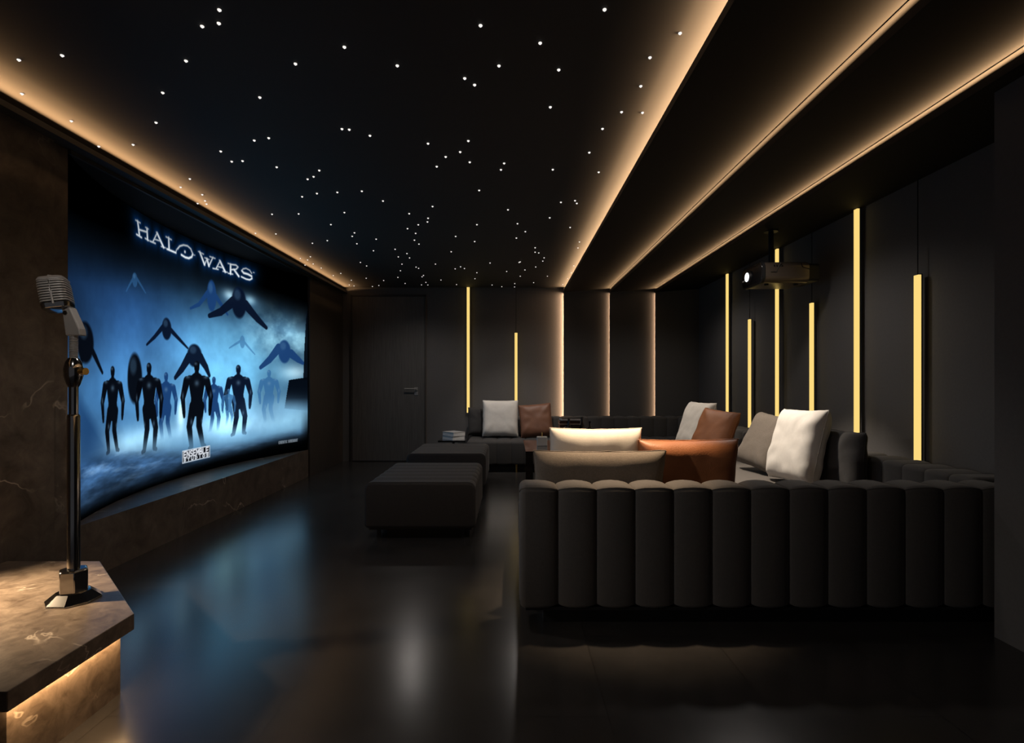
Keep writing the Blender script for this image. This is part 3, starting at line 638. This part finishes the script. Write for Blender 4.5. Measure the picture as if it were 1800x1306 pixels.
# right hand group
pillow('off-white cushion brightly lit, leaning on the right-hand sofa before a black cushion', M['white'], .54, .56, .19, (2.11, 4.02, .45), 86, 15, -2, 4, 0, .009)
pillow('grey cushion leaning on the right-hand sofa, behind the brightly lit off-white one', M['grey'], .48, .50, .18, (2.11, 4.62, .46), 80, 26, 5, 5)
pillow('small black cushion on the right-hand sofa, half hidden behind the brightly lit white one', M['black_cloth'], .46, .42, .12, (2.34, 3.76, .44), 88, 3, 0, 6)
pillow('tan leather cushion tilted against the right-hand sofa, in front of an off-white one', M['brown'], .50, .50, .16, (2.05, 5.55, .44), 66, 22, 4, 7)
pillow('off-white cushion half hidden behind the tilted tan leather one on the right-hand sofa', M['white'], .52, .56, .18, (2.04, 6.08, .44), 78, 20, 0, 8, 0, .009)
# back sofa
pillow('light grey-white square cushion upright on the back sofa, below a hanging light tube', M['white'], .50, .51, .16, (-.15, 7.45, .44), 0, 10, 0, 9)
pillow('dark brown leather cushion on the back sofa, right of the light square cushion', M['dark_brown'], .46, .46, .15, (.375, 7.45, .44), 0, 12, -5, 10)
pillow('black cushion mostly hidden behind the light square cushion on the back sofa', M['black_cloth'], .44, .40, .12, (-.40, 7.62, .44), 0, 10, 0, 11)

# ------------------------------------------------------------------ tables and what stands on them
ct = thing('coffee_table', 'gloss black coffee table with slab sides in the middle of the sofas', 'table', (.70, 5.88, 0))
off_ = (.70, 5.88, 0)
TX0, TX1, TY0, TY1, TZ = .15, 1.25, 5.36, 6.40, .50
obj('tabletop', off(MB().box(TX0, TY0, TZ - .035, TX1, TY1, TZ), off_), M['tabletop'], ct)
for x in (TX0, TX1 - .075): obj('side_panel', off(MB().box(x, TY0, 0, x + .075, TY1, TZ - .035), off_), M['tabletop'], ct, bevel=.004)
cd = thing('candle', 'square white candle with a gold wick on the black coffee table', 'candle', (.345, 5.86, TZ))
obj('wax_block', MB().box(-.056, -.056, 0, .056, .056, .098), M['wax'], cd, bevel=.006)
obj('wick', MB().lathe([(.006, .096), (.006, .112), (.009, .120), (.007, .136), (.001, .150)], 12), M['gold'], cd, smooth=50)
bx = thing('storage_box', 'black lacquered box with a silver lid band on the coffee table', 'box', (.68, 6.18, TZ))
obj('box_body', MB().box(-.115, -.09, 0, .115, .09, .215), M['gloss'], bx, bevel=.004)
obj('lid', MB().box(-.118, -.093, .222, .118, .093, .255), M['gloss'], bx, bevel=.003)
obj('lid_band', MB().box(-.119, -.094, .215, .119, .094, .223), M['silver'], bx)
obj('ring_handle', MB().tube([(.035 * math.cos(a) - .04, -.095, .155 + .035 * math.sin(a)) for a in (2 * PI * i / 20 for i in range(20))], .004, 8, True), M['silver'], bx, smooth=60)
bb = thing('book', 'dark book with pale page edges lying on top of the black box', 'book', (.69, 6.18, TZ + .255), (0, 0, .12))
obj('pages', MB().box(-.108, -.078, .005, .108, .078, .026), M['paper'], bb)
obj('book_cover', MB().box(-.112, -.082, 0, .112, .082, .005).box(-.112, -.082, .026, .112, .082, .031).box(.108, -.082, 0, .112, .082, .031), M['black'], bb)
def bottle(x, y, h, label, cap):
    t = thing('bottle', label, 'bottle', (x, y, TZ), group='dark bottles on the coffee table')
    obj('glass_body', MB().lathe([(.026, 0), (.030, .004), (.030, h * .58), (.026, h * .66), (.012, h * .76), (.0115, h * .95)], 20), M['bottle'], t, smooth=40)
    obj('cap', MB().lathe([(.0135, h * .90), (.0135, h)], 16), cap, t, smooth=40)
    return t
bottle(.66, 6.02, .285, 'dark bottle standing right in front of the black box', M['black'])
bottle(.825, 6.12, .30, 'dark bottle just right of the black box, tallest of three', M['gloss'])
bottle(.915, 6.14, .25, 'short dark bottle farthest right of the black box', M['black'])
gb = thing('gold_cup', 'small gold cup beside the dark bottles on the coffee table', 'cup', (.825, 6.0, TZ))
obj('cup_body', MB().lathe([(.018, 0), (.022, .004), (.010, .012), (.008, .09), (.026, .13), (.030, .175), (.027, .175), (.022, .13)], 20), M['gold'], gb, smooth=40)

stb = thing('side_table', 'small black side table at the end of the back sofa, holding books', 'table', (-.80, 7.36, 0))
obj('tabletop', MB().box(-.19, -.19, .385, .185, .19, .41), M['gloss'], stb, bevel=.003)
obj('pole', MB().lathe([(.018, .01), (.018, .386)], 16), M['black'], stb, smooth=40)
obj('base', MB().lathe([(.15, 0), (.15, .010), (.03, .016)], 28), M['black'], stb, smooth=40)
def book(z, rz, label, dx=0):
    t = thing('book', label, 'book', (-.795 + dx, 7.33, z), (0, 0, rz), 'books on the side table')
    obj('pages', MB().box(-.098, -.123, .004, .098, .123, .050), M['paper'], t)
    obj('book_cover', MB().box(-.102, -.127, 0, .102, .127, .004).box(-.102, -.127, .050, .102, .127, .054).box(.098, -.127, 0, .102, .127, .054), M['cover'], t)
book(.41, .72, 'white hardback at the bottom of the pair on the side table')
book(.464, .76, 'white hardback on top of the pair on the side table', .004)

# ------------------------------------------------------------------ hanging light tubes
def light_tube(x, y, z0, z1, wall, label, cord_top=None, cord_bottom=None):
    t = thing('pendant_light', label, 'light', (x, y, z0), group='warm hanging light tubes')
    h = z1 - z0; w = .021
    if wall == 'back': a, bb_ = (-w, -.012, w, .008), (-w - .002, .008, w + .002, .016)
    else: a, bb_ = (-.012, -w, .008, w), (.008, -w - .002, .016, w + .002)
    obj('light_tube', MB().box(a[0], a[1], 0, a[2], a[3], h), M['pendant'], t)
    obj('housing', MB().box(bb_[0], bb_[1], -.006, bb_[2], bb_[3], h + .006), M['black'], t)
    if cord_top: obj('cord', MB().tube([(0, 0, h - .005), (0, 0, cord_top - z0)], .0035, 8), M['black'], t)
    if cord_bottom is not None: obj('lower_cord', MB().tube([(0, 0, .005), (0, 0, cord_bottom - z0)], .0035, 8), M['black'], t)
yb = YB - .05
light_tube(-.643, yb, .742, 2.632, 'back', 'tall warm light tube on the back wall, between door and cushions', None, .02)
light_tube(.078, yb, .72, 1.946, 'back', 'short warm light tube behind the light cushion on the back wall', 2.632)
xr = XR - .05
names = ['tall warm light tube on the right wall, farthest from the viewer behind the tan cushion', 'short warm light tube ending above the sofa, second from the back on the right wall',
         'tall warm light tube passing behind the projector on the right wall', 'short warm light tube on the right wall, just right of the projector',
         'tall warm light tube on the right wall with a cord below it', 'short warm light tube nearest the viewer on the right wall']
for k in range(6):
    y = (6.966 - .652 * k) * xr / XR
    if k % 2 == 0: light_tube(xr, y, .77, 2.600, 'right', names[k], None, .03)
    else: light_tube(xr, y, .655, 1.937, 'right', names[k], 2.60)

# ------------------------------------------------------------------ projector under the ceiling
pj = thing('projector', 'dark bronze projector with a lit lens hanging under the right-hand ceiling', 'projector', (2.40, 4.80, 2.06))
def rbox(x0, x1, y0, y1, z0, z1, r, seg=6):
    """box whose cross-section in (y, z) has rounded corners"""
    poly = []
    for (cy, cz, st) in ((y1 - r, z1 - r, 0), (y0 + r, z1 - r, 90), (y0 + r, z0 + r, 180), (y1 - r, z0 + r, 270)):
        for k in range(seg + 1):
            a = math.radians(st + 90 * k / seg); poly.append((cy + r * math.cos(a), cz + r * math.sin(a)))
    return MB().extr([(x0, y, z) for y, z in poly], (x1 - x0, 0, 0))
body = obj('shell', rbox(-.20, .20, -.20, .20, .012, .195, .055), M['proj'], pj, smooth=35, bevel=.004)
obj('front_panel', rbox(-.216, -.198, -.195, .195, .016, .190, .05), M['gloss'], pj, smooth=35, bevel=.004)
obj('front_frame', MB().add(rbox(-.212, -.190, -.207, .207, .005, .202, .058).v, rbox(-.212, -.190, -.207, .207, .005, .202, .058).f), M['black'], pj, smooth=35)
ln = obj('lens_barrel', MB().lathe([(.060, 0), (.060, .012), (.054, .020), (.046, .020)], 32).xf(Matrix.Translation((-.214, .055, .103)) @ Matrix.Rotation(-PI / 2, 4, 'Y')), M['black'], pj, smooth=40)
obj('lens_glass', MB().lathe([(.044, .0), (.040, .022), (.02, .027)], 32).xf(Matrix.Translation((-.2145, .055, .103)) @ Matrix.Rotation(-PI / 2, 4, 'Y')), M['lens'], ln, smooth=40)
obj('sensor_window', MB().tube([(-.222, .135, .085), (-.222, .170, .080)], .006, 10), M['paper'], pj, smooth=40)
obj('top_seam', MB().tube([(-.14, -.2015, .10), (-.09, -.2015, .10), (-.08, -.2015, .13), (-.05, -.2015, .185)], .003, 6).tube([(.12, -.2015, .185), (.14, -.2015, .14), (.20, -.2015, .125)], .003, 6), M['black'], body, smooth=60)
for k in range(4): obj('button', MB().box(-.115 + .022 * k, -.203, .148, -.103 + .022 * k, -.198, .162), M['black'], body)
obj('rear_cover', rbox(.196, .30, -.17, .17, .03, .185, .03), M['black'], pj, smooth=35)
for x in (-.13, .13): obj('foot', MB().lathe([(.018, 0), (.018, .014)], 16, (x, -.10, 0)), M['black'], pj, smooth=40)
obj('mount_plate', MB().box(-.11, -.09, .194, .05, .09, .206), M['black'], pj)
obj('mount_pole', MB().lathe([(.022, .2), (.022, .522)], 20, (-.04, 0, 0)).lathe([(.06, .503), (.06, .516)], 24, (-.04, 0, 0)), M['black'], pj, smooth=40)

# ------------------------------------------------------------------ lights of the room and added fill
def area(name, loc, rot, sx, sy, power, col):
    l = bpy.data.lights.new(name, 'AREA'); l.shape = 'RECTANGLE'; l.size = sx; l.size_y = sy; l.energy = power; l.color = col
    o = bpy.data.objects.new(name, l); COL.objects.link(o); o.location = loc; o.rotation_euler = rot; return o
def aim(o, target):
    o.rotation_euler = (Vector(target) - Vector(o.location)).to_track_quat('-Z', 'Y').to_euler()
def spot(name, loc, target, power, deg, blend, col, rad=.03):
    l = bpy.data.lights.new(name, 'SPOT'); l.energy = power; l.spot_size = math.radians(deg); l.spot_blend = blend; l.color = col; l.shadow_soft_size = rad
    o = bpy.data.objects.new(name, l); COL.objects.link(o); o.location = loc; aim(o, target); return o
WARM = (1., .60, .30)
CL = YB + 1.0
cy = (YB - .05 + YN) / 2; cl = YB - .05 - YN
# area lights shine along their local -Z: Rotation Y +90 -> -X ; -90 -> +X
# the cove strips are profiles that throw their light up at the ceiling edge (tilt) in a limited fan (spread)
def strip(name, loc, rot, sx, sy, power, col, spread):
    o = area(name, loc, rot, sx, sy, power, col); o.data.spread = math.radians(spread); return o
strip('cove_light', (.872, cy, 2.586), (0, math.radians(90 + 24), 0), .012, cl, 62, WARM, 90)
for x in (1.555, 2.240):
    strip('cove_light', (x, cy, 2.600), (0, math.radians(90 + 7.5), 0), .012, cl, 40, WARM, 26)
strip('cove_light', (-2.548, cy, 2.572), (0, -math.radians(90 + 24), 0), .012, cl, 40, (1., .55, .24), 90)
for x in (.875, 1.570, 2.257):
    o = strip('wall_strip_light', (x, YB - .026, 1.3), (0, 0, 0), 2.5, .010, 20 if x < 1 else 34, (1., .62, .36), 56)
    d = Vector((-math.cos(math.radians(25)), math.sin(math.radians(25)), 0))
    o.matrix_world = Matrix.Translation(o.location) @ Matrix(((0, d.y, -d.x, 0), (0, -d.x, -d.y, 0), (1, 0, 0, 0), (0, 0, 0, 1)))
# strip under the stage slab, against the riser
area('stage_strip_light', (-1.486, 1.80, ST - .066), (0, 0, 0), .010, .48, 1.7, (1., .62, .30))
area('stage_strip_light', (-1.795, 2.345, ST - .066), (0, 0, PI / 4), .010, .7, .4, (1., .62, .30))
# unseen spots over the sofas and the stage, plus two added fills
spot('unseen_spot', (.62, 3.0, 2.55), (.62, 3.0, .7), 380, 42, .9, (1., .72, .45))
spot('unseen_spot', (1.25, 4.55, 2.57), (2.05, 4.35, .6), 260, 46, .6, (1., .86, .70))
spot('unseen_spot', (1.10, 6.0, 2.58), (1.95, 5.9, .6), 120, 40, .6, (1., .86, .70))
spot('unseen_spot', (.15, 6.2, 2.60), (.10, 7.4, .6), 60, 60, .8, (1., .92, .84))
spot('unseen_spot', (-.95, .55, 2.55), (-1.86, 2.19, 1.52), 45, 22, 1., (1., .92, .84))  # added to brighten the microphone head, no fixture behind it
spot('sofa_face_fill', (-2.3, 1.35, 1.5), (.95, 2.55, .44), 66, 34, 1., (1., .94, .88), .04)  # added fill grazing the front sofa back to bring out its channels
spot('stage_spot', (-2.33, 2.05, .75), (-2.09, 2.12, ST), 76, 106, .7, (1., .74, .46), .02)
# wide, weak fill added to lift the whole room, no fixtures
for x, y, p in ((-.9, 2.9, 24), (-1.3, 6.9, 26), (.2, 6.9, 20), (2.0, 6.6, 22), (1.9, 4.2, 30)):
    spot('unseen_spot', (x, y, 2.53), (x, y, 0), p, 150, 1., (1., .92, .86), .06)

w = bpy.data.worlds.new('dim_ambient_fill'); SC.world = w; w.use_nodes = True  # even ambient fill, added through the open side behind the camera
bg = w.node_tree.nodes['Background']; bg.inputs[0].default_value = (.92, .92, 1., 1); bg.inputs[1].default_value = .05

# ------------------------------------------------------------------ camera
cam = bpy.data.cameras.new('camera'); co_ = bpy.data.objects.new('camera', cam); COL.objects.link(co_)
co_.location = (0, 0, 1.2); co_.rotation_euler = (PI / 2, 0, 0)
cam.sensor_fit = 'HORIZONTAL'; cam.sensor_width = 36; cam.lens = 36 * 930 / 1800
cam.shift_x = 2 / 1800; cam.shift_y = 19 / 1800
cam.clip_start = .05; cam.clip_end = 60
SC.camera = co_
vs = SC.view_settings
SC.display_settings.display_device = 'sRGB'
vs.view_transform = 'Standard'; vs.look = 'None'; vs.gamma = 1; vs.exposure = 0; vs.use_curve_mapping = False
SC.cycles.max_bounces = 8; SC.cycles.diffuse_bounces = 4; SC.cycles.glossy_bounces = 4
SC.cycles.sample_clamp_indirect = 4
